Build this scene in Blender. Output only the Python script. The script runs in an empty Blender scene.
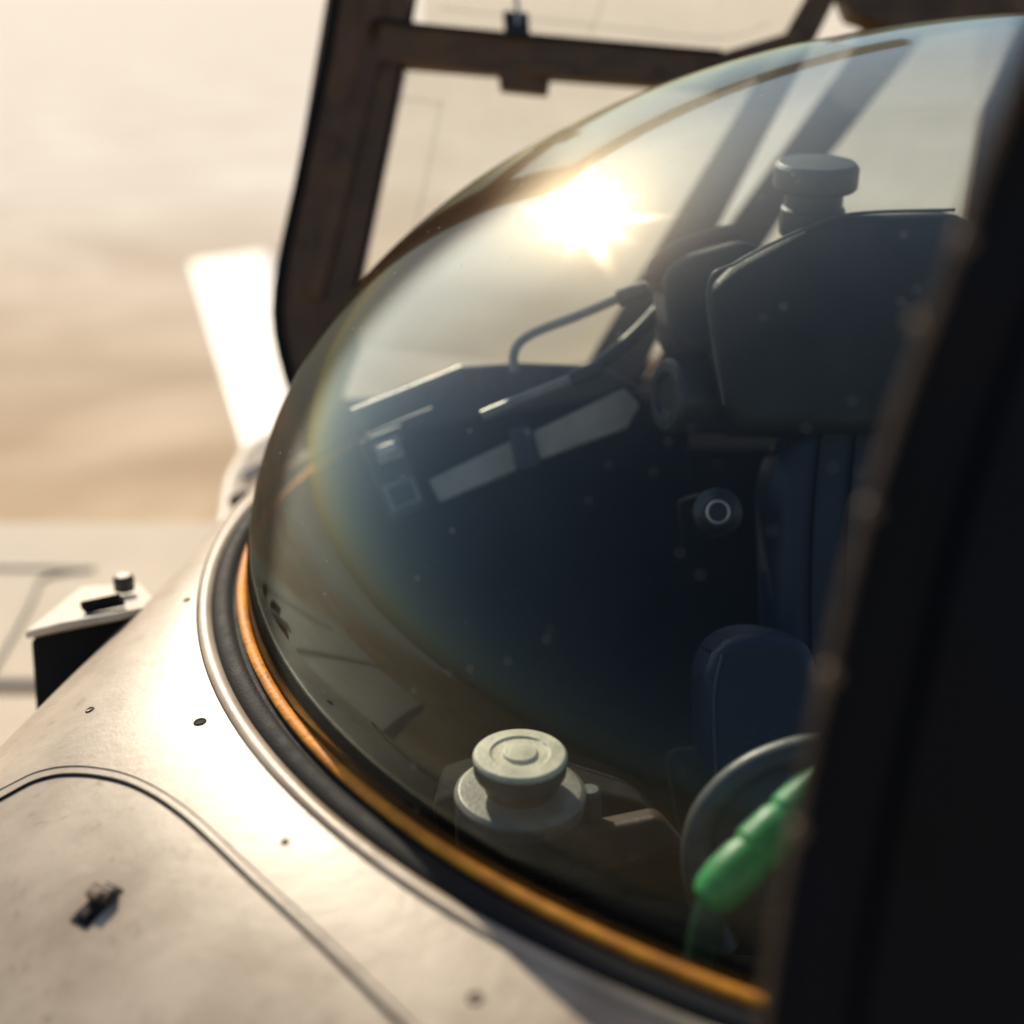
import bpy, math, random
import bmesh
import numpy as np
from mathutils import Vector, Matrix
from mathutils.bvhtree import BVHTree
random.seed(4)
R=math.radians
scene=bpy.context.scene
CZ=2.6; PITCH=R(20.3); F=1422.0
cs,sn=math.cos(PITCH),math.sin(PITCH)
def S(u,v,d):
    x=(u-512)/F*d; zc=-(v-512)/F*d
    return Vector((x,d*cs+zc*sn,CZ-d*sn+zc*cs))
FWD=Vector((0,cs,-sn)); CUP=Vector((0,sn,cs)); CAM=Vector((0,0,CZ))
# ---------------------------------------------------------------- materials
def newmat(n):
    m=bpy.data.materials.new(n); m.use_nodes=True
    nt=m.node_tree; return m,nt,nt.nodes['Principled BSDF']
def N(nt,t,**k):
    n=nt.nodes.new(t)
    for a,b in k.items(): setattr(n,a,b)
    return n
def mat(name,col,rough=.5,metal=0,nscale=20,var=.25,bump=.15,bscale=120,spec=.5,rvar=.15,dust=0.0):
    m,nt,b=newmat(name)
    tc=N(nt,'ShaderNodeTexCoord'); no=N(nt,'ShaderNodeTexNoise'); no.inputs['Scale'].default_value=nscale; no.inputs['Detail'].default_value=8
    nt.links.new(tc.outputs['Object'],no.inputs['Vector'])
    r=N(nt,'ShaderNodeValToRGB'); r.color_ramp.elements[0].position=.3; r.color_ramp.elements[1].position=.7
    r.color_ramp.elements[0].color=(*[c*(1-var) for c in col],1); r.color_ramp.elements[1].color=(*[min(1,c*(1+var*.6)) for c in col],1)
    nt.links.new(no.outputs['Fac'],r.inputs['Fac']); nt.links.new(r.outputs['Color'],b.inputs['Base Color'])
    mr=N(nt,'ShaderNodeMapRange'); mr.inputs['To Min'].default_value=max(.03,rough-rvar); mr.inputs['To Max'].default_value=min(1,rough+rvar)
    nt.links.new(no.outputs['Fac'],mr.inputs['Value']); nt.links.new(mr.outputs['Result'],b.inputs['Roughness'])
    n2=N(nt,'ShaderNodeTexNoise'); n2.inputs['Scale'].default_value=bscale; n2.inputs['Detail'].default_value=4
    nt.links.new(tc.outputs['Object'],n2.inputs['Vector'])
    bp=N(nt,'ShaderNodeBump'); bp.inputs['Strength'].default_value=bump; bp.inputs['Distance'].default_value=.002
    nt.links.new(n2.outputs['Fac'],bp.inputs['Height']); nt.links.new(bp.outputs['Normal'],b.inputs['Normal'])
    b.inputs['Metallic'].default_value=metal; b.inputs['Specular IOR Level'].default_value=spec
    return m
M_brown=mat('brown_painted_metal',(.135,.066,.022),.5,0,18,.4,.2,150)
M_black=mat('black_rubber',(.010,.010,.011),.75,0,40,.4,.4,300,spec=.25)
M_blackpanel=mat('black_door_paint',(.003,.005,.010),.5,0,8,.5,.1,60,spec=.10)
M_edge=mat('worn_edge',(.10,.07,.045),.5,.3,40,.5,.3,150)
M_screw=mat('screw_brass',(.17,.12,.075),.45,.4,40,.4,.3,150)
M_orange=mat('orange_sealant',(.95,.30,.015),.6,0,35,.4,.6,160,spec=.3)
M_metal=mat('bare_aluminium',(.55,.50,.43),.4,.6,25,.3,.15,150)
M_grey=mat('grey_tube',(.24,.22,.19),.4,.3,30,.3,.15,200)
M_dgrey=mat('dark_plastic',(.020,.021,.021),.42,0,25,.4,.3,250)
M_band=mat('panel_grey',(.42,.37,.29),.55,0,15,.35,.2,150)
M_dash=mat('crackle_black',(.045,.045,.044),.6,0,60,.5,.8,400)
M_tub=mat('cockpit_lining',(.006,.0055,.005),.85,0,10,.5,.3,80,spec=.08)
M_seat=mat('blue_leather',(.011,.019,.036),.5,0,12,.4,.5,220)
M_pad=mat('headrest_vinyl',(.028,.028,.021),.55,0,12,.4,.5,200,spec=.3)
M_green=mat('green_handle',(.015,.27,.055),.45,0,30,.4,.3,150)
M_dgreen=mat('dark_green_sleeve',(.008,.05,.016),.5,0,30,.3,.3,150)
M_cream=mat('knob_cream',(.70,.62,.43),.5,0,40,.35,.3,200)
M_knob2=mat('knob_grey',(.07,.068,.058),.45,.1,40,.3,.2,200)
M_flange=mat('knob_flange_grey',(.22,.20,.155),.45,.1,40,.35,.2,200)
M_knob3=mat('knob_dark_olive',(.035,.036,.027),.45,.1,40,.3,.2,200)
M_white=mat('white_wing_paint',(.66,.575,.455),.75,0,3,.14,.05,30,spec=.12)
M_finw=mat('white_fin_paint',(.85,.82,.76),.4,0,3,.05,.05,30)
M_house=mat('housing_cream_paint',(.62,.55,.45),.5,0,30,.2,.1,60,spec=.3)
M_red=mat('brown_hose',(.22,.09,.05),.5,0,30,.3,.3,150)
def paint():
    m,nt,b=newmat('cream_fuselage_paint')
    tc=N(nt,'ShaderNodeTexCoord')
    n1=N(nt,'ShaderNodeTexNoise'); n1.inputs['Scale'].default_value=5; n1.inputs['Detail'].default_value=10; n1.inputs['Roughness'].default_value=.65
    n2=N(nt,'ShaderNodeTexNoise'); n2.inputs['Scale'].default_value=30; n2.inputs['Detail'].default_value=9; n2.inputs['Roughness'].default_value=.72
    for n in(n1,n2): nt.links.new(tc.outputs['Object'],n.inputs['Vector'])
    r1=N(nt,'ShaderNodeValToRGB'); r1.color_ramp.elements[0].position=.32; r1.color_ramp.elements[0].color=(.30,.228,.155,1); r1.color_ramp.elements[1].position=.60; r1.color_ramp.elements[1].color=(.51,.42,.315,1)
    nt.links.new(n1.outputs['Fac'],r1.inputs['Fac'])
    r2=N(nt,'ShaderNodeValToRGB'); r2.color_ramp.elements[0].position=.57; r2.color_ramp.elements[0].color=(0,0,0,1); r2.color_ramp.elements[1].position=.73; r2.color_ramp.elements[1].color=(.85,.85,.85,1)
    nt.links.new(n2.outputs['Fac'],r2.inputs['Fac'])
    mx=N(nt,'ShaderNodeMixRGB'); nt.links.new(r2.outputs['Color'],mx.inputs['Fac']); nt.links.new(r1.outputs['Color'],mx.inputs['Color1']); mx.inputs['Color2'].default_value=(.20,.13,.075,1)
    # fine dry scratches
    mp=N(nt,'ShaderNodeMapping'); mp.inputs['Scale'].default_value=(14,160,60); mp.inputs['Rotation'].default_value=(0,0,.9); nt.links.new(tc.outputs['Object'],mp.inputs['Vector'])
    n3=N(nt,'ShaderNodeTexNoise'); n3.inputs['Scale'].default_value=1; n3.inputs['Detail'].default_value=3; nt.links.new(mp.outputs[0],n3.inputs['Vector'])
    r3=N(nt,'ShaderNodeValToRGB'); r3.color_ramp.elements[0].position=.66; r3.color_ramp.elements[0].color=(0,0,0,1); r3.color_ramp.elements[1].position=.73; r3.color_ramp.elements[1].color=(.5,.5,.5,1)
    nt.links.new(n3.outputs['Fac'],r3.inputs['Fac'])
    mx2=N(nt,'ShaderNodeMixRGB'); nt.links.new(r3.outputs['Color'],mx2.inputs['Fac']); nt.links.new(mx.outputs['Color'],mx2.inputs['Color1']); mx2.inputs['Color2'].default_value=(.26,.19,.13,1)
    nt.links.new(mx2.outputs['Color'],b.inputs['Base Color'])
    mr=N(nt,'ShaderNodeMapRange'); mr.inputs['To Min'].default_value=.28; mr.inputs['To Max'].default_value=.55
    nt.links.new(n1.outputs['Fac'],mr.inputs['Value']); nt.links.new(mr.outputs['Result'],b.inputs['Roughness'])
    b.inputs['Specular IOR Level'].default_value=.42
    bp=N(nt,'ShaderNodeBump'); bp.inputs['Strength'].default_value=.22; bp.inputs['Distance'].default_value=.004
    nt.links.new(n2.outputs['Fac'],bp.inputs['Height']); nt.links.new(bp.outputs['Normal'],b.inputs['Normal'])
    return m
M_paint=paint()
def glass(name,tint,edge=None,f0=.05,graz=.5,fpow=3,dustamt=.03,rough2=.12,w2=.2,w3=.1,spk=.28,star=0,gcol=(1,1,1)):
    m=bpy.data.materials.new(name); m.use_nodes=True; nt=m.node_tree; nt.nodes.clear(); L=nt.links.new
    out=N(nt,'ShaderNodeOutputMaterial'); g=N(nt,'ShaderNodeNewGeometry'); tc=N(nt,'ShaderNodeTexCoord')
    dot=N(nt,'ShaderNodeVectorMath',operation='DOT_PRODUCT'); L(g.outputs['Normal'],dot.inputs[0]); L(g.outputs['Incoming'],dot.inputs[1])
    ab=N(nt,'ShaderNodeMath',operation='ABSOLUTE'); L(dot.outputs['Value'],ab.inputs[0])
    om=N(nt,'ShaderNodeMath',operation='SUBTRACT'); om.inputs[0].default_value=1; L(ab.outputs[0],om.inputs[1])
    p5=N(nt,'ShaderNodeMath',operation='POWER'); L(om.outputs[0],p5.inputs[0]); p5.inputs[1].default_value=fpow
    fr=N(nt,'ShaderNodeMath',operation='MULTIPLY_ADD'); L(p5.outputs[0],fr.inputs[0]); fr.inputs[1].default_value=graz; fr.inputs[2].default_value=f0
    tr=N(nt,'ShaderNodeBsdfTransparent'); tr.inputs['Color'].default_value=(*tint,1)
    if edge:
        # brown tint set by view angle (front part of the bubble)
        e1=N(nt,'ShaderNodeMapRange',interpolation_type='SMOOTHSTEP'); L(ab.outputs[0],e1.inputs['Value']); e1.inputs['From Min'].default_value=.22; e1.inputs['From Max'].default_value=.33; e1.inputs['To Min'].default_value=1; e1.inputs['To Max'].default_value=0
        sx=N(nt,'ShaderNodeSeparateXYZ'); L(tc.outputs['Object'],sx.inputs[0])
        e2=N(nt,'ShaderNodeMapRange',interpolation_type='SMOOTHSTEP'); L(sx.outputs['X'],e2.inputs['Value']); e2.inputs['From Min'].default_value=-.06; e2.inputs['From Max'].default_value=.10; e2.inputs['To Min'].default_value=1; e2.inputs['To Max'].default_value=.05
        em=N(nt,'ShaderNodeMath',operation='MULTIPLY'); L(e1.outputs[0],em.inputs[0]); L(e2.outputs[0],em.inputs[1])
        tm=N(nt,'ShaderNodeMixRGB'); L(em.outputs[0],tm.inputs['Fac']); tm.inputs['Color1'].default_value=(*tint,1); tm.inputs['Color2'].default_value=(*edge,1)
        L(tm.outputs[0],tr.inputs['Color'])
        rm=N(nt,'ShaderNodeMath',operation='MULTIPLY_ADD'); L(em.outputs[0],rm.inputs[0]); rm.inputs[1].default_value=-.78; rm.inputs[2].default_value=1
        fm=N(nt,'ShaderNodeMath',operation='MULTIPLY'); L(fr.outputs[0],fm.inputs[0]); L(rm.outputs[0],fm.inputs[1]); fr=fm
    g1=N(nt,'ShaderNodeBsdfGlossy'); g1.inputs['Roughness'].default_value=.03; g1.inputs['Color'].default_value=(*gcol,1)
    g2=N(nt,'ShaderNodeBsdfGlossy'); g2.inputs['Roughness'].default_value=rough2
    g3=N(nt,'ShaderNodeBsdfGlossy'); g3.inputs['Roughness'].default_value=.30; g3.inputs['Color'].default_value=(1,.78,.5,1)
    ma=N(nt,'ShaderNodeMixShader'); ma.inputs[0].default_value=w2; L(g1.outputs[0],ma.inputs[1]); L(g2.outputs[0],ma.inputs[2])
    mb=N(nt,'ShaderNodeMixShader'); mb.inputs[0].default_value=w3; L(ma.outputs[0],mb.inputs[1]); L(g3.outputs[0],mb.inputs[2])
    cur=mb
    if star:
        tg=N(nt,'ShaderNodeTangent',direction_type='RADIAL',axis='Z')
        for q in range(5):   # made-up scratch lobes in several directions, giving the sun glint its star rays
            ga=N(nt,'ShaderNodeBsdfGlossy'); ga.distribution='BECKMANN'; ga.inputs['Roughness'].default_value=.115+.025*(q%2); ga.inputs['Anisotropy'].default_value=.66; ga.inputs['Rotation'].default_value=.03+q/10.0; L(tg.outputs[0],ga.inputs['Tangent']); ga.inputs['Color'].default_value=(1,.88,.65,1)
            mm=N(nt,'ShaderNodeMixShader'); mm.inputs[0].default_value=star; L(cur.outputs[0],mm.inputs[1]); L(ga.outputs[0],mm.inputs[2]); cur=mm
    mc=N(nt,'ShaderNodeMixShader'); L(fr.outputs[0],mc.inputs[0]); L(tr.outputs[0],mc.inputs[1]); L(cur.outputs[0],mc.inputs[2])
    n1=N(nt,'ShaderNodeTexNoise'); n1.inputs['Scale'].default_value=7; n1.inputs['Detail'].default_value=8; n1.inputs['Roughness'].default_value=.65
    n2=N(nt,'ShaderNodeTexVoronoi'); n2.inputs['Scale'].default_value=60
    L(tc.outputs['Object'],n1.inputs['Vector']); L(tc.outputs['Object'],n2.inputs['Vector'])
    mr=N(nt,'ShaderNodeMapRange'); L(n1.outputs['Fac'],mr.inputs['Value']); mr.inputs['From Min'].default_value=.35; mr.inputs['From Max'].default_value=.75; mr.inputs['To Min'].default_value=dustamt*.2; mr.inputs['To Max'].default_value=dustamt*2.4
    mr2=N(nt,'ShaderNodeMapRange'); L(n2.outputs['Distance'],mr2.inputs['Value']); mr2.inputs['From Min'].default_value=.05; mr2.inputs['From Max'].default_value=.10; mr2.inputs['To Min'].default_value=spk; mr2.inputs['To Max'].default_value=0
    gt=N(nt,'ShaderNodeMath',operation='GREATER_THAN'); sep=N(nt,'ShaderNodeSeparateColor'); L(n2.outputs['Color'],sep.inputs[0]); L(sep.outputs[0],gt.inputs[0]); gt.inputs[1].default_value=.65
    mu=N(nt,'ShaderNodeMath',operation='MULTIPLY'); L(mr2.outputs[0],mu.inputs[0]); L(gt.outputs[0],mu.inputs[1])
    ad=N(nt,'ShaderNodeMath',operation='ADD'); L(mr.outputs[0],ad.inputs[0]); L(mu.outputs[0],ad.inputs[1])
    df=N(nt,'ShaderNodeBsdfDiffuse'); df.inputs['Color'].default_value=(.62,.60,.55,1)
    md=N(nt,'ShaderNodeMixShader'); L(ad.outputs[0],md.inputs[0]); L(mc.outputs[0],md.inputs[1]); L(df.outputs[0],md.inputs[2])
    L(md.outputs[0],out.inputs['Surface'])
    return m
M_glass=glass('tinted_acrylic',(.90,.95,.95),(.15,.066,.030),f0=.024,graz=.72,fpow=2.6,dustamt=.006,rough2=.11,w2=.2,w3=.12,spk=.6,star=.06,gcol=(.62,.92,1))
M_pane=glass('clear_pane',(.97,.96,.93),None,f0=.04,graz=.7,fpow=5,dustamt=.025,spk=.1)
# ---------------------------------------------------------------- helpers
def empty(name,loc=(0,0,0)):
    e=bpy.data.objects.new(name,None); e.location=loc; e.empty_display_size=.1; scene.collection.objects.link(e); return e
def finish(o,m,parent,smooth=True):
    scene.collection.objects.link(o)
    if m: o.data.materials.append(m)
    if parent: o.parent=parent
    return o
def mesh(name,verts,faces,m,parent=None,smooth=True,bevel=0,seg=3,subsurf=0):
    me=bpy.data.meshes.new(name); me.from_pydata([tuple(v) for v in verts],[],faces); me.validate()
    bm=bmesh.new(); bm.from_mesh(me); bmesh.ops.recalc_face_normals(bm,faces=bm.faces); bm.to_mesh(me); bm.free()
    for p in me.polygons: p.use_smooth=smooth
    o=bpy.data.objects.new(name,me); finish(o,m,parent)
    if bevel:
        b=o.modifiers.new('b','BEVEL'); b.width=bevel; b.segments=seg; b.limit_method='ANGLE'; b.angle_limit=R(25); b.harden_normals=True
    return o
def prism(name,poly,d,t,m,parent=None,bevel=.004,seg=3,dirv=None):
    dv=(dirv or FWD)
    pts=[S(p[0],p[1],p[2] if len(p)>2 else d) for p in poly]; n=len(pts)
    V=pts+[p+dv*t for p in pts]
    Fc=[list(range(n)),list(range(n,2*n))[::-1]]+[[i,(i+1)%n,n+(i+1)%n,n+i] for i in range(n)]
    return mesh(name,V,Fc,m,parent,True,bevel,seg)
def smoothpts(pts,k=8):
    out=[]; n=len(pts)
    for i in range(n-1):
        p0=pts[max(i-1,0)];p1=pts[i];p2=pts[i+1];p3=pts[min(i+2,n-1)]
        for j in range(k):
            t=j/k; out.append(.5*((2*p1)+(p2-p0)*t+(2*p0-5*p1+4*p2-p3)*t*t+(3*p1-p0-3*p2+p3)*t**3))
    out.append(pts[-1]); return out
def tube(name,pts,r,m,parent=None,sm=True,cyc=False,k=8):
    if sm and len(pts)>2: pts=smoothpts(pts,k)
    cu=bpy.data.curves.new(name,'CURVE'); cu.dimensions='3D'; cu.bevel_depth=r; cu.bevel_resolution=4; cu.use_fill_caps=True
    sp=cu.splines.new('POLY'); sp.points.add(len(pts)-1)
    for i,p in enumerate(pts): sp.points[i].co=(*p,1)
    sp.use_cyclic_u=cyc
    for s in cu.splines: s.use_smooth=True
    o=bpy.data.objects.new(name,cu); return finish(o,m,parent)
def lathe(name,c,axis,prof,m,parent=None,n=48,knurl=0):
    q=Vector(axis).normalized().to_track_quat('Z','Y'); V=[];Fc=[]
    for r,h in prof:
        for i in range(n):
            a=2*math.pi*i/n; rr=r
            V.append(c+q@Vector((rr*math.cos(a),rr*math.sin(a),h)))
    k=len(prof)
    for j in range(k-1):
        for i in range(n): Fc.append([j*n+i,j*n+(i+1)%n,(j+1)*n+(i+1)%n,(j+1)*n+i])
    Fc.append(list(range(n))); Fc.append([(k-1)*n+i for i in range(n)])
    return mesh(name,V,Fc,m,parent,True,.0015,2)
# ---------------------------------------------------------------- fit of the bubble ellipsoid
ring_t=np.array([(226,570),(226,570),(236,620),(288,690),(400,782),(520,872),(640,952),(730,997),(730,997)],float)
sil_t=np.array([(243,520),(268,450),(330,340),(400,267),(480,206),(560,142),(640,95),(760,45),(880,12),(1000,4)],float)
def proj(P):
    X=P[:,0];Y=P[:,1];Z=P[:,2]; d=Y*cs-Z*sn; zc=Y*sn+Z*cs
    return np.stack([512+F*X/d,512-F*zc/d],1)
tt=np.linspace(0,2*np.pi,240,endpoint=False)
def model(p):
    cx,cy,z0,a,b,th,c=p
    c1,s1=math.cos(th),math.sin(th)
    A=np.array([[c1*a,-s1*b,0],[s1*a,c1*b,0],[0,0,c]]); C=np.array([cx,cy,z0])
    ring=np.stack([np.cos(tt),np.sin(tt),0*tt],1)@A.T+C
    e=np.linalg.solve(A,-C); L=np.linalg.norm(e); n=e/L
    u1=np.cross(n,[0,0,1.]);u1/=np.linalg.norm(u1);u2=np.cross(n,u1)
    h=1/L; rr=math.sqrt(max(1e-6,1-h*h))
    sp=n*h+rr*(np.cos(tt)[:,None]*u1+np.sin(tt)[:,None]*u2)
    sp=sp[sp[:,2]>-.02]
    return proj(ring),proj(sp@A.T+C)
def cost(p):
    if min(p[3],p[4],p[6])<.3 : return 1e9
    r,s=model(p); 
    if len(s)<5: return 1e9
    dr=np.sqrt(((ring_t[:,None]-r[None])**2).sum(-1)).min(1); ds=np.sqrt(((sil_t[:,None]-s[None])**2).sum(-1)).min(1)
    return (dr**2).sum()+(ds**2).sum()+ 100*((p[3]/.75-1)**2)+30*(p[4]/.95-1)**2+20000*(p[2]+.70)**2
rng=np.random.default_rng(2)
best=np.array([.42,1.8,-.70,.8,.95,.15,.72]); bc=cost(best); sg=.05
for it in range(6000):
    q=best+rng.normal(0,1,7)*sg*np.array([1,1,.3,1,1,2,1]); c_=cost(q)
    if c_<bc: best,bc=q,c_; sg*=1.15
    else: sg=max(.0004,sg*.997)
cx,cy,z0,ea,eb,th,ec=best
BC=Vector((cx,cy,z0+CZ))
def ell(t,phi,k=1.0):
    x=ea*math.cos(t)*math.cos(phi)*k; y=eb*math.sin(t)*math.cos(phi)*k
    return BC+Vector((x*math.cos(th)-y*math.sin(th),x*math.sin(th)+y*math.cos(th),ec*math.sin(phi)*k))
def ringN(t):
    x=math.cos(t)/ea; y=math.sin(t)/eb
    return Vector((x*math.cos(th)-y*math.sin(th),x*math.sin(th)+y*math.cos(th),0)).normalized()
# door edge line first: the bubble is trimmed where it meets the door frame
edge=[(1075,-120,.80),(1040,-10,.82),(1014,80,.84),(985,160,.86),(943,285,.88),(900,400,.90),(860,530,.91),(824,680,.92),(795,820,.93),(770,960,.94),(752,1100,.95)]
E=smoothpts([S(u-4,v,d*.84) for u,v,d in edge],6)
rt=Vector((1,0,0))
dn=(E[0]-E[-1]).cross(rt+FWD*.07).normalized()
if dn.dot(FWD)<0: dn=-dn
nu,nv=200,64; V=[];Fc=[]
for j in range(nv):
    ph=(j/nv)*math.pi/2
    for i in range(nu): V.append(ell(2*math.pi*i/nu,ph))
V.append(ell(0,math.pi/2))
for j in range(nv-1):
    for i in range(nu): Fc.append([j*nu+i,j*nu+(i+1)%nu,(j+1)*nu+(i+1)%nu,(j+1)*nu+i])
for i in range(nu): Fc.append([(nv-1)*nu+i,(nv-1)*nu+(i+1)%nu,len(V)-1])
dome_bvh=BVHTree.FromPolygons(V,Fc)
bad=[(p-E[len(E)//2]).dot(dn)<.012 and p.x>.12 for p in V]
Fc2=[f for f in Fc if not all(bad[i] for i in f)]
canopy=mesh('bubble_canopy',V,Fc2,M_glass)
dvec=(S(588,218,1)-CAM).normalized(); hit,nrm,_,_=dome_bvh.ray_cast(CAM,dvec)
x=hit-BC; 
loc=Matrix.Rotation(-th,3,'Z')@x; nl=Vector((loc.x/ea**2,loc.y/eb**2,loc.z/ec**2)); nrm=(Matrix.Rotation(th,3,'Z')@nl).normalized()
SUN=(dvec-2*dvec.dot(nrm)*nrm).normalized()
el=math.asin(SUN.z); az=math.atan2(SUN.x,SUN.y)
# ---------------------------------------------------------------- fuselage
fus=empty('aircraft_fuselage')
def sweep(name,prof,m,parent,nn=240,closed=False,wf=None):
    V=[];Fc=[];k=len(prof)
    for i in range(nn):
        t=2*math.pi*i/nn; p=ell(t,0); n=ringN(t)
        for s,z in prof: V.append(p+n*s+Vector((0,0,z)))
    kk=k if closed else k-1
    for i in range(nn):
        for j in range(kk):
            Fc.append([i*k+j,i*k+(j+1)%k,((i+1)%nn)*k+(j+1)%k,((i+1)%nn)*k+j])
    return mesh(name,V,Fc,m,parent)
def circ(s,z,r,n=10,fx=1): return [(s+r*fx*math.cos(2*math.pi*i/n),z+r*math.sin(2*math.pi*i/n)) for i in range(n)]
sweep('orange_seal',circ(.006,.000,.0055,12,1.25),M_orange,fus,closed=True)
sweep('rubber_gasket',[(-.006,-.03),(-.004,-.003),(.011,-.002),(.014,-.007),(.018,-.007),(.021,.001),(.028,.003),(.036,.001),(.041,-.004),(.044,-.012)],M_black,fus)
sweep('rim_flange',[(.040,-.02),(.043,-.005),(.045,-.003),(.050,-.001),(.057,-.002),(.060,-.005),(.061,-.012)],M_paint,fus)
def wfun(t):
    p=ell(t,0); n=ringN(t)
    k=(BC.y-p.y)
    w=.13+.34*max(0,min(1,(k+.05)/.45))**1.2
    if n.x>0: w=.13+ (w-.13)*max(0,1-n.x*1.2)
    return w
nn=240; ks=26; V=[];Fc=[]
for i in range(nn):
    t=2*math.pi*i/nn; p=ell(t,0); n=ringN(t); w=wfun(t)
    for j in range(ks):
        ph=j/(ks-1)*math.pi/2
        s=.062+(w)*math.sin(ph); z=-.006-.30*(1-math.cos(ph))-.06*math.sin(ph)
        V.append(p+n*s+Vector((0,0,z)))
    V.append(p+n*(.062+w)+Vector((0,0,-.8)))
    V.append(p+n*(.062+w*.2)+Vector((0,0,-1.1)))
k=ks+2
for i in range(nn):
    for j in range(k-1): Fc.append([i*k+j,i*k+j+1,((i+1)%nn)*k+j+1,((i+1)%nn)*k+j])
Fc.append([i*k+k-1 for i in range(nn)])
skin=mesh('skin',V,Fc,M_paint,fus)
skin_bvh=BVHTree.FromPolygons(V,Fc)
def onskin(u,v,off=0):
    h,n,_,_=skin_bvh.ray_cast(CAM,(S(u,v,1)-CAM).normalized())
    if h is None: return None,None
    if n.dot(CAM-h)<0:n=-n
    return h+n*off,n
def seam(name,pts,r,m,off=.0005):
    P=[onskin(u,v,off)[0] for u,v in pts]; P=[p for p in P if p]
    if len(P)>2:
        P=smoothpts(P,10)
        Q=[]
        for p in P:
            h,n,_,_=skin_bvh.find_nearest(p); 
            Q.append(h+(n if n.z>0 else -n)*off)
        return tube(name,Q,r,m,fus,sm=False)
seam('panel_seam',[(-40,822),(0,800),(40,780),(80,775),(130,785),(180,815),(250,880),(320,945),(400,1024),(470,1090)],.0024,M_black,0)
seam('panel_lip',[(-40,812),(0,790),(40,771),(82,766),(133,776),(185,806),(256,871),(326,936),(408,1016),(478,1080)],.0013,M_paint,0)
for (u,v,r) in [(200,722,1.2),(90,710,.9),(475,998,1.1),(285,842,.7),(187,600,.8),(230,707,.6)]:
    h,n=onskin(u,v)
    if h: lathe('fastener',h,n,[(.006*r,-.001),(.006*r,.001),(.0045*r,.0018),(.0035*r,.0005),(.001,.0003)],M_edge if r<1.15 else M_black,fus,n=20)
h,n=onskin(97,905)
if h:
    lt=empty('skin_latch'); lt.parent=fus
    a=Vector((0,0,1)).cross(n).normalized(); b=n.cross(a); a2=(a*.9+b*.3).normalized(); b=n.cross(a2); a=a2
    def bx(name,c,sx,sy,sz,m):
        V=[c+a*x*sx+b*y*sy+n*z*sz for z in(0,1) for x,y in((-1,-1),(1,-1),(1,1),(-1,1))]
        return mesh(name,V,[[0,1,2,3],[4,5,6,7],[0,1,5,4],[1,2,6,5],[2,3,7,6],[3,0,4,7]],m,lt,True,.002,3)
    bx('latch_slot',h-n*.0015,.013,.023,.003,M_black); bx('latch_plate',h+b*.009,.014,.008,.010,M_edge); bx('latch_pin',h+b*.004+n*.004,.009,.005,.009,M_edge); bx('latch_foot',h-b*.013,.008,.005,.006,M_black)
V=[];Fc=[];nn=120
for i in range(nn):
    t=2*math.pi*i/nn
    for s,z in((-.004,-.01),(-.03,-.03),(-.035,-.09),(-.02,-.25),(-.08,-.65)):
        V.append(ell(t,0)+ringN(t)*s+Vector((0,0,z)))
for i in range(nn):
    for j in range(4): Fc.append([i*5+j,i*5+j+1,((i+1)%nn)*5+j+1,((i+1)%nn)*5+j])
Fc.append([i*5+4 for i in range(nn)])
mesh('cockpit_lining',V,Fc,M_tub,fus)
prism('nose_fairing',[(222,470,2.6),(240,440,2.8),(268,424,3.0),(300,430,3.1),(290,520,2.5),(240,560,2.3),(206,550,2.3)],2.75,.25,M_house,fus,.03,4,dirv=Vector((0,.3,-1)).normalized())
prism('nose_vent',[(214,534,2.28),(240,505,2.35),(246,520,2.3),(222,548,2.26)],2.28,.03,M_black,fus,.006)
prism('nose_hinge',[(240,470),(262,458),(266,474),(243,488)],2.5,.04,M_metal,fus,.008)
prism('nose_clip',[(226,498),(246,488),(248,498),(230,508)],2.4,.03,M_dgrey,fus,.006)
# ---------------------------------------------------------------- hatch frame behind
hf=empty('open_hatch_frame')
D=2.35
prism('left_post',[(352,-160),(425,-160),(405,62),(352,318),(358,345),(345,380),(330,430),(300,440),(272,315)],D,.05,M_brown,hf,.006)
prism('left_post_rib',[(372,-160),(392,-160),(382,50),(322,300),(306,296),(360,60)],D-.010,.02,M_brown,hf,.004)
tube('post_seal',[S(348,-160,D-.004),S(333,10,D-.004),S(303,165,D-.004),S(277,312,D-.004),S(303,420,D-.004)],.009,M_black,hf,k=6)
tube('pane_gasket',[S(420,-30,D-.004),S(402,66,D-.004),S(376,200,D-.004),S(350,318,D-.004)],.004,M_black,hf,k=6)
prism('cross_beam',[(365,18),(500,32),(720,52),(800,28),(810,50),(720,88),(500,72),(400,64),(360,58)],D-.01,.04,M_brown,hf,.006)
tube('beam_seal',[S(372,20,D-.015),S(500,33,D-.015),S(722,52,D-.015)],.0035,M_black,hf,k=6)
prism('beam_bracket',[(497,60),(552,66),(548,93),(500,88)],D-.02,.03,M_brown,hf,.004)
prism('beam_bracket_lip',[(523,64),(575,68),(575,78),(523,74)],D-.03,.02,M_brown,hf,.003)
prism('latch_body',[(503,10),(528,12),(530,36),(505,34)],D-.03,.03,M_dgrey,hf,.003)
tube('latch_pin',[S(516,-8,D-.03),S(518,24,D-.03)],.004,M_metal,hf)
prism('right_post',[(838,-60),(866,-60),(790,90),(640,375),(600,400),(580,375),(760,75)],D,.05,M_brown,hf,.006)
prism('centre_post',[(880,-10),(945,10),(790,205),(680,380),(645,380),(735,215),(850,55)],D+.1,.05,M_brown,hf,.006)
prism('roof_beam',[(820,-60),(1200,-60),(1200,15),(1010,12),(900,30),(850,12)],D,.06,M_brown,hf,.006)
prism('far_post',[(1040,-10),(1080,-10),(1010,200),(1000,330),(960,330),(985,110)],D+.1,.05,M_brown,hf,.006)
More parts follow.
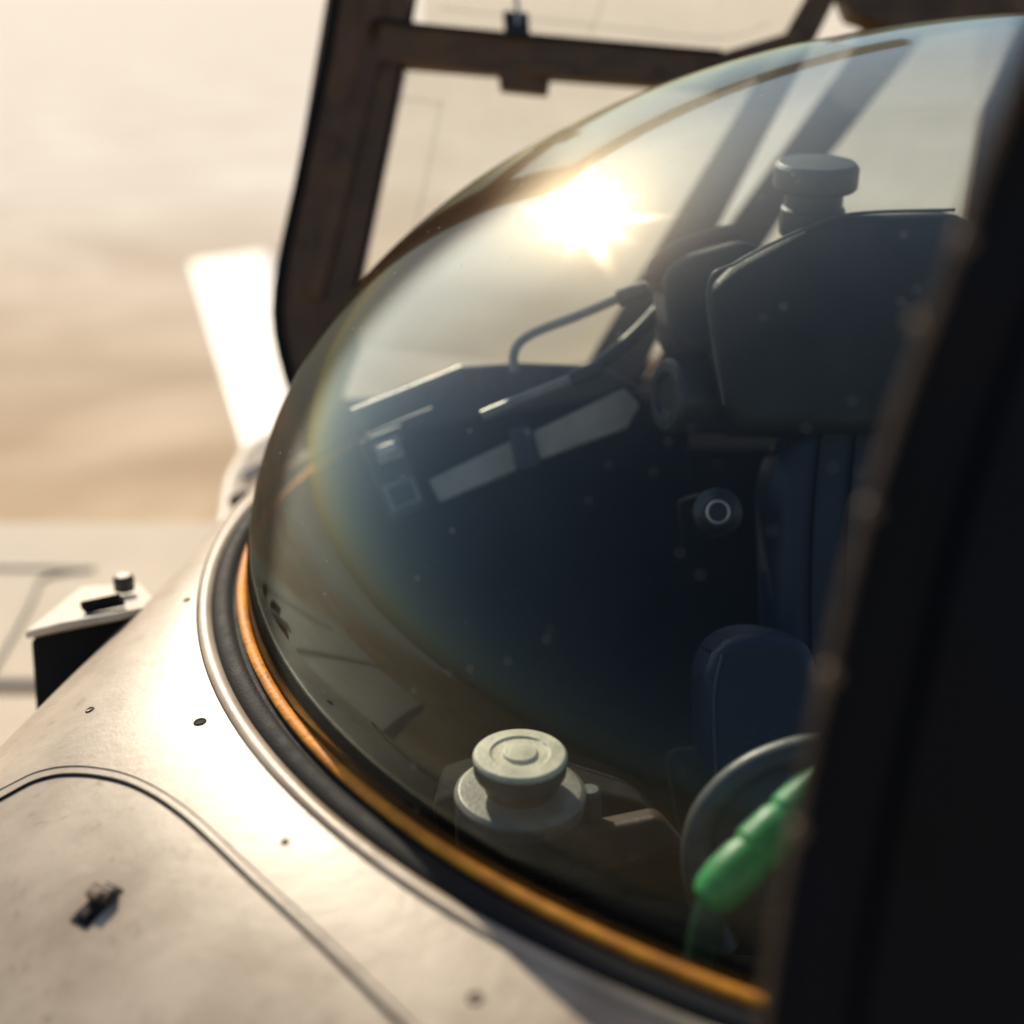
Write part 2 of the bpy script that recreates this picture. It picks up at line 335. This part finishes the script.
prism('lower_sill',[(300,400),(700,385),(1100,385),(1100,450),(300,450)],D+.03,.05,M_brown,hf,.006)
prism('top_rail',[(352,-190),(900,-190),(900,-150),(352,-150)],D,.05,M_brown,hf,.006)
prism('upper_pane',[(415,-150),(845,-150),(800,30),(720,55),(425,22)],D+.02,.004,M_pane,hf,0)
prism('lower_pane',[(405,62),(640,85),(760,85),(600,375),(352,345),(352,318)],D+.022,.004,M_pane,hf,0)
prism('right_pane',[(905,20),(1040,5),(985,330),(690,380)],D+.12,.004,M_pane,hf,0)
for pts in ([(380,92),(384,96),(436,103),(440,110),(418,215),(410,235)],[(590,35),(602,2),(607,-30)],[(440,8),(600,26),(720,38),(770,22)]):
    tube('heater_wire',[S(u,v,D+.018) for u,v in pts],.0006,M_grey,hf,k=5)
for (u,v) in [(334,148),(345,95),(314,240),(450,48),(600,62),(660,70),(300,290)]:
    lathe('screw',S(u,v,D-.012),-FWD,[(.005,0),(.005,.003),(.003,.005)],M_screw,hf,n=16)
# ---------------------------------------------------------------- side door / near frame
dr=empty('cockpit_door_frame')
V=[];Fc=[]
for p in E:
    V+= [p+FWD*.025+rt*.006,p+FWD*.003,p+rt*.003,p+rt*.014,p+rt*.017+FWD*.006,p+rt*.055+FWD*.010,p+rt*.06+FWD*.002,p+rt*.6+FWD*.05]
k=8
for i in range(len(E)-1):
    for j in range(k-1): Fc.append([i*k+j,i*k+j+1,(i+1)*k+j+1,(i+1)*k+j])
mesh('door_skin',V,Fc,M_blackpanel,dr,smooth=False)
tube('worn_edge_strip',[p+rt*.003+FWD*.001 for p in E],.0028,M_edge,dr,sm=False)
for (u,v,d) in [(962,240,.87),(920,325,.885),(868,510,.91),(828,675,.92),(795,830,.93)]:
    lathe('door_screw',S(u+1,v,d*.835),-FWD,[(.0052,-.001),(.0052,.002),(.0035,.0035)],M_screw,dr,n=18)
# ---------------------------------------------------------------- instrument panel
ip=empty('instrument_panel')
prism('glareshield',[(350,408),(400,385),(462,366),(520,362),(600,365),(640,385),(600,400),(500,415),(430,430),(366,436)],1.95,.20,M_dash,ip,.012,4)
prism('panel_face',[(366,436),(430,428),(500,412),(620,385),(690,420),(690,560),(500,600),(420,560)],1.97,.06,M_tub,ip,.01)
tube('shield_trim',[S(352,411,1.93),S(400,392,1.93),S(462,367,1.93)],.0032,M_metal,ip)
tube('shield_trim_lower',[S(366,436,1.925),S(400,421,1.925),S(432,408,1.925)],.0016,M_grey,ip)
prism('grey_band',[(428,480),(512,440),(518,470),(440,503)],1.94,.02,M_band,ip,.004)
prism('grey_band_right',[(532,432),(625,388),(640,405),(628,428),(535,462)],1.93,.02,M_band,ip,.004)
prism('band_clip',[(508,430),(530,424),(542,466),(520,472)],1.92,.03,M_dgrey,ip,.004)
prism('switch_box',[(358,442),(398,425),(428,508),(390,524)],1.94,.05,M_dgrey,ip,.006)
prism('switch_step',[(366,438),(402,424),(408,440),(372,455)],1.915,.03,M_dgrey,ip,.004)
prism('switch_plate',[(372,444),(398,434),(405,456),(380,465)],1.91,.012,M_band,ip,.003)
prism('switch_rocker',[(377,447),(394,441),(398,450),(381,457)],1.90,.012,M_metal,ip,.002)
prism('display_bezel',[(382,486),(412,474),(423,500),(392,514)],1.93,.012,M_grey,ip,.003)
prism('display_glass',[(387,489),(409,480),(417,498),(395,508)],1.928,.004,M_dgrey,ip,.001)
# ---------------------------------------------------------------- grab handles
gh=empty('grab_handle')
tube('handle_tube',[S(514,372,1.9),S(515,350,1.9),S(532,334,1.9),S(580,315,1.89),S(620,298,1.88),S(665,282,1.86)],.0062,M_grey,gh)
tube('handle_collar',[S(618,299,1.88),S(648,288,1.87)],.011,M_dgrey,gh)
tube('lower_tube',[S(482,416,1.85),S(530,396,1.85),S(585,374,1.85)],.0075,M_grey,gh)
tube('lower_collar',[S(570,380,1.85),S(600,368,1.85)],.011,M_dgrey,gh)
tube('diagonal_brace',[S(590,372,1.87),S(640,330,1.9),S(700,262,1.95)],.010,M_knob3,gh)
tube('cable_hose',[S(652,280,1.85),S(660,262,1.86),S(690,244,1.87),S(735,232,1.88)],.012,M_red,gh)
# ---------------------------------------------------------------- seat
st=empty('pilot_seat')
prism('headrest_main',[(706,288),(735,262),(800,228),(850,212),(960,208),(1000,240),(990,380),(960,425),(880,432),(745,428),(722,402)],1.72,.22,M_pad,st,.022,5)
prism('headrest_cheek',[(664,268),(690,250),(745,236),(770,250),(730,300),(722,350),(690,356),(668,330)],1.76,.16,M_pad,st,.018,5)
tube('headrest_piping',[S(724,405,1.72),S(708,290,1.718),S(738,262,1.718),S(802,230,1.718),S(852,214,1.718),S(955,210,1.718)],.0022,M_knob2,st)
lathe('headrest_knob',S(812,218,1.78),Vector((0,-.1,1)),[(.040,-.02),(.040,.012),(.036,.016),(.036,.034),(.048,.036),(.052,.040),(.052,.064),(.047,.070),(.01,.072)],M_knob3,st)
lathe('headrest_bolt',S(690,396,1.80),Vector((-1,-.35,.1)),[(.048,-.06),(.048,.03),(.043,.036),(.03,.036),(.028,.028),(.005,.028)],M_knob3,st)
prism('backrest',[(770,470),(795,430),(835,405),(900,392),(1010,400),(1010,760),(800,760),(778,690)],1.78,.14,M_seat,st,.035,6)
for u in (815,850,885):
    tube('backrest_stitch',[S(u+6,425,1.776),S(u-3,520,1.774),S(u-5,620,1.774),S(u-2,740,1.776)],.0022,M_tub,st)
prism('side_bolster',[(704,668),(722,640),(760,630),(810,640),(830,700),(830,800),(720,792),(706,760)],1.58,.13,M_seat,st,.03,6)
tube('bolster_stitch',[S(722,655,1.578),S(714,700,1.577),S(716,780,1.578)],.0018,M_knob2,st)
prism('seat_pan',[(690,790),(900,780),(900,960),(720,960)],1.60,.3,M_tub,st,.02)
prism('armrest_body',[(700,830),(722,788),(770,760),(850,752),(850,930),(715,930),(700,890)],1.34,.05,M_dgrey,st,.015,4)
tube('armrest_rim',[S(860,745,1.33),S(800,750,1.33),S(745,772,1.33),S(706,812,1.33),S(696,860,1.33),S(708,915,1.33),S(725,950,1.33)],.014,M_knob2,st)
lathe('harness_lens',S(718,512,1.72),-FWD+Vector((-.1,0,.05)),[(.03,-.08),(.03,-.01),(.019,0),(.019,.006),(.014,.006),(.013,.002),(.003,.002)],M_dgrey,st)
tube('lens_ring',[S(718+11*math.cos(a*.35),512+11*math.sin(a*.35),1.71) for a in range(18)],.0020,M_metal,st,cyc=True,sm=False)
prism('lens_mount',[(680,500),(705,492),(712,545),(684,548)],1.76,.05,M_tub,st,.006)
# ---------------------------------------------------------------- console + knob
co=empty('side_console')
prism('console_box',[(430,800),(520,770),(640,800),(690,850),(680,905),(560,900),(440,850)],1.50,.2,M_tub,co,.012)
prism('console_edge',[(540,840),(660,815),(690,850),(560,890)],1.42,.05,mat('brown_leather',(.05,.027,.014),.6,0,20,.5,.5,150,spec=.2),co,.01)
kb=empty('rotary_knob')
kc=S(520,800,1.44); ax=Vector((0,-.05,1))
lathe('knob_base',kc+Vector((0,0,-.02)),ax,[(.066,-.03),(.066,.015),(.062,.020),(.05,.021)],M_dgrey,kb)
lathe('knob_flange',kc,ax,[(.066,.0),(.067,.004),(.067,.010),(.062,.014),(.046,.015)],M_flange,kb)
lathe('knob_neck',kc,ax,[(.036,.012),(.036,.034)],M_dgrey,kb)
lathe('knob_cap_side',kc,ax,[(.042,.030),(.046,.033),(.047,.038),(.047,.049)],M_knob2,kb)
lathe('knob_cap',kc,ax,[(.0475,.0495),(.0475,.053),(.045,.056),(.030,.057),(.029,.055),(.018,.055),(.017,.058),(.002,.059)],M_cream,kb)
lathe('small_knob',S(590,800,1.45),ax,[(.012,-.03),(.012,.01),(.009,.014)],M_knob2,co)
# ---------------------------------------------------------------- green handle
g=empty('green_handle')
a0=S(806,798,1.20); a1=S(708,900,1.17); ad=(a1-a0); L=ad.length
lathe('grip',a0,ad,[(.017,-.03),(.0195,0),(.0205,.02),(.018,.026),(.0205,.032),(.0215,.045),(.022,.062),(.0195,.066),(.0195,.070),(.021,.075),(.0215,L*.80),(.019,L*.95),(.014,L*1.02),(.006,L*1.05)],M_green,g)
lathe('sleeve',a1-ad.normalized()*.01,S(694,950,1.17)-a1+Vector((0,0,-.01)),[(.013,0),(.015,.03),(.012,.07)],M_dgreen,g)
# ---------------------------------------------------------------- wing, fin, step behind
wg=empty('aircraft_wing')
def box3(name,x0,x1,y0,y1,z0_,z1_,m,p,bev):
    V=[Vector((x,y,z)) for z in(z0_,z1_) for x,y in((x0,y0),(x1,y0),(x1,y1),(x0,y1))]
    return mesh(name,V,[[0,1,2,3],[4,5,6,7],[0,1,5,4],[1,2,6,5],[2,3,7,6],[3,0,4,7]],m,p,True,bev,6)
box3('wing_panel',-4.5,-.50,2.42,3.30,CZ-1.40,CZ-1.24,M_white,wg,.03)
box3('wing_flap',-4.5,-.52,1.6,2.405,CZ-1.39,CZ-1.25,M_white,wg,.03)
tube('wing_panel_joint',[Vector((-3.5,2.98,CZ-1.238)),Vector((-1.15,2.98,CZ-1.238)),Vector((-1.05,2.90,CZ-1.238)),Vector((-1.0,2.45,CZ-1.238))],.006,M_knob2,wg,k=6)
fn=empty('tail_fin')
prism('fin_blade',[(188,262,6.8),(270,250,7.0),(302,430,4.6),(310,545,4.0),(262,545,4.0),(236,430,4.6)],4.6,.10,M_finw,fn,.03,4,dirv=Vector((.1,.5,-.8)).normalized())
sb=empty('footstep_housing')
prism('housing_body',[(30,640),(70,612),(152,604),(158,612),(120,670),(62,745),(38,748)],1.86,.16,M_black,sb,.010)
prism('housing_top',[(24,632,1.84),(60,622,1.80),(118,612,1.80),(162,604,1.86),(140,582,2.02),(80,586,2.02)],1.84,.012,M_house,sb,.005,dirv=Vector((0,0,-1)))
prism('housing_slot',[(80,608,1.84),(120,600,1.84),(126,606,1.86),(86,615,1.84)],1.84,.01,M_black,sb,.002,dirv=Vector((0,0,1)))
lathe('housing_cap',S(124,583,1.93),Vector((0,0,1)),[(.014,-.01),(.014,.008),(.010,.012)],M_dgrey,sb)
# ---------------------------------------------------------------- ground
m,nt,b=newmat('desert_sand')
tc=N(nt,'ShaderNodeTexCoord'); mp=N(nt,'ShaderNodeMapping'); mp.inputs['Scale'].default_value=(.35,.42,1)
no=N(nt,'ShaderNodeTexNoise'); no.inputs['Scale'].default_value=1.1; no.inputs['Detail'].default_value=10; no.inputs['Roughness'].default_value=.72; no.inputs['Distortion'].default_value=.8
nt.links.new(tc.outputs['Object'],mp.inputs['Vector']); nt.links.new(mp.outputs[0],no.inputs['Vector'])
def ramp(a,c):
    r=N(nt,'ShaderNodeValToRGB'); r.color_ramp.elements[0].position=.36; r.color_ramp.elements[0].color=(*a,1); r.color_ramp.elements[1].position=.64; r.color_ramp.elements[1].color=(*c,1)
    nt.links.new(no.outputs['Fac'],r.inputs['Fac']); return r
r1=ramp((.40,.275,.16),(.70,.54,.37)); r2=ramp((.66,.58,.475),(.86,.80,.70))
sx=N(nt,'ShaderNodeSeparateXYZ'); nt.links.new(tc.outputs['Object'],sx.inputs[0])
mr=N(nt,'ShaderNodeMapRange'); nt.links.new(sx.outputs['Y'],mr.inputs['Value']); mr.inputs['From Min'].default_value=7; mr.inputs['From Max'].default_value=20  # distance haze painted into the sand colour: tan near, pale far
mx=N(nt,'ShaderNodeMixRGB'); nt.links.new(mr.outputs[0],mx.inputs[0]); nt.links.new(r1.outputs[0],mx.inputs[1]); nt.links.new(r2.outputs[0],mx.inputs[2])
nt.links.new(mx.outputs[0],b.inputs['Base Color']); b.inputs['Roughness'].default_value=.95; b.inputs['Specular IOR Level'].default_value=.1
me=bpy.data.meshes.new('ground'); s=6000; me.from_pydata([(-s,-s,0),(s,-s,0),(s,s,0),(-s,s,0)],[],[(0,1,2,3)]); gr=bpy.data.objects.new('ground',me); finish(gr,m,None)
# ---------------------------------------------------------------- light
w=bpy.data.worlds.new('World'); scene.world=w; w.use_nodes=True; nt=w.node_tree
sk=nt.nodes.new('ShaderNodeTexSky'); sk.sky_type='NISHITA'; sk.sun_disc=False; sk.sun_elevation=el; sk.sun_rotation=az; sk.dust_density=1.2; sk.air_density=1.0; sk.ozone_density=1.0
nt.links.new(sk.outputs[0],nt.nodes['Background'].inputs[0]); nt.nodes['Background'].inputs[1].default_value=.11
sl=bpy.data.lights.new('sun','SUN'); sl.energy=5.0; sl.angle=R(.53); sl.color=(1,.86,.66)
so=bpy.data.objects.new('sun',sl); so.rotation_euler=SUN.to_track_quat('Z','Y').to_euler(); scene.collection.objects.link(so)
# ---------------------------------------------------------------- camera
cam=bpy.data.cameras.new('camera'); cam.lens=50; cam.sensor_width=36; cam.clip_end=20000; cam.clip_start=.02
cam.dof.use_dof=True; cam.dof.focus_distance=1.55; cam.dof.aperture_fstop=1.4
co_=bpy.data.objects.new('camera',cam); co_.location=CAM; co_.rotation_euler=(math.pi/2-PITCH,0,0); scene.collection.objects.link(co_); scene.camera=co_
scene.view_settings.view_transform='Standard'; scene.view_settings.look='None'
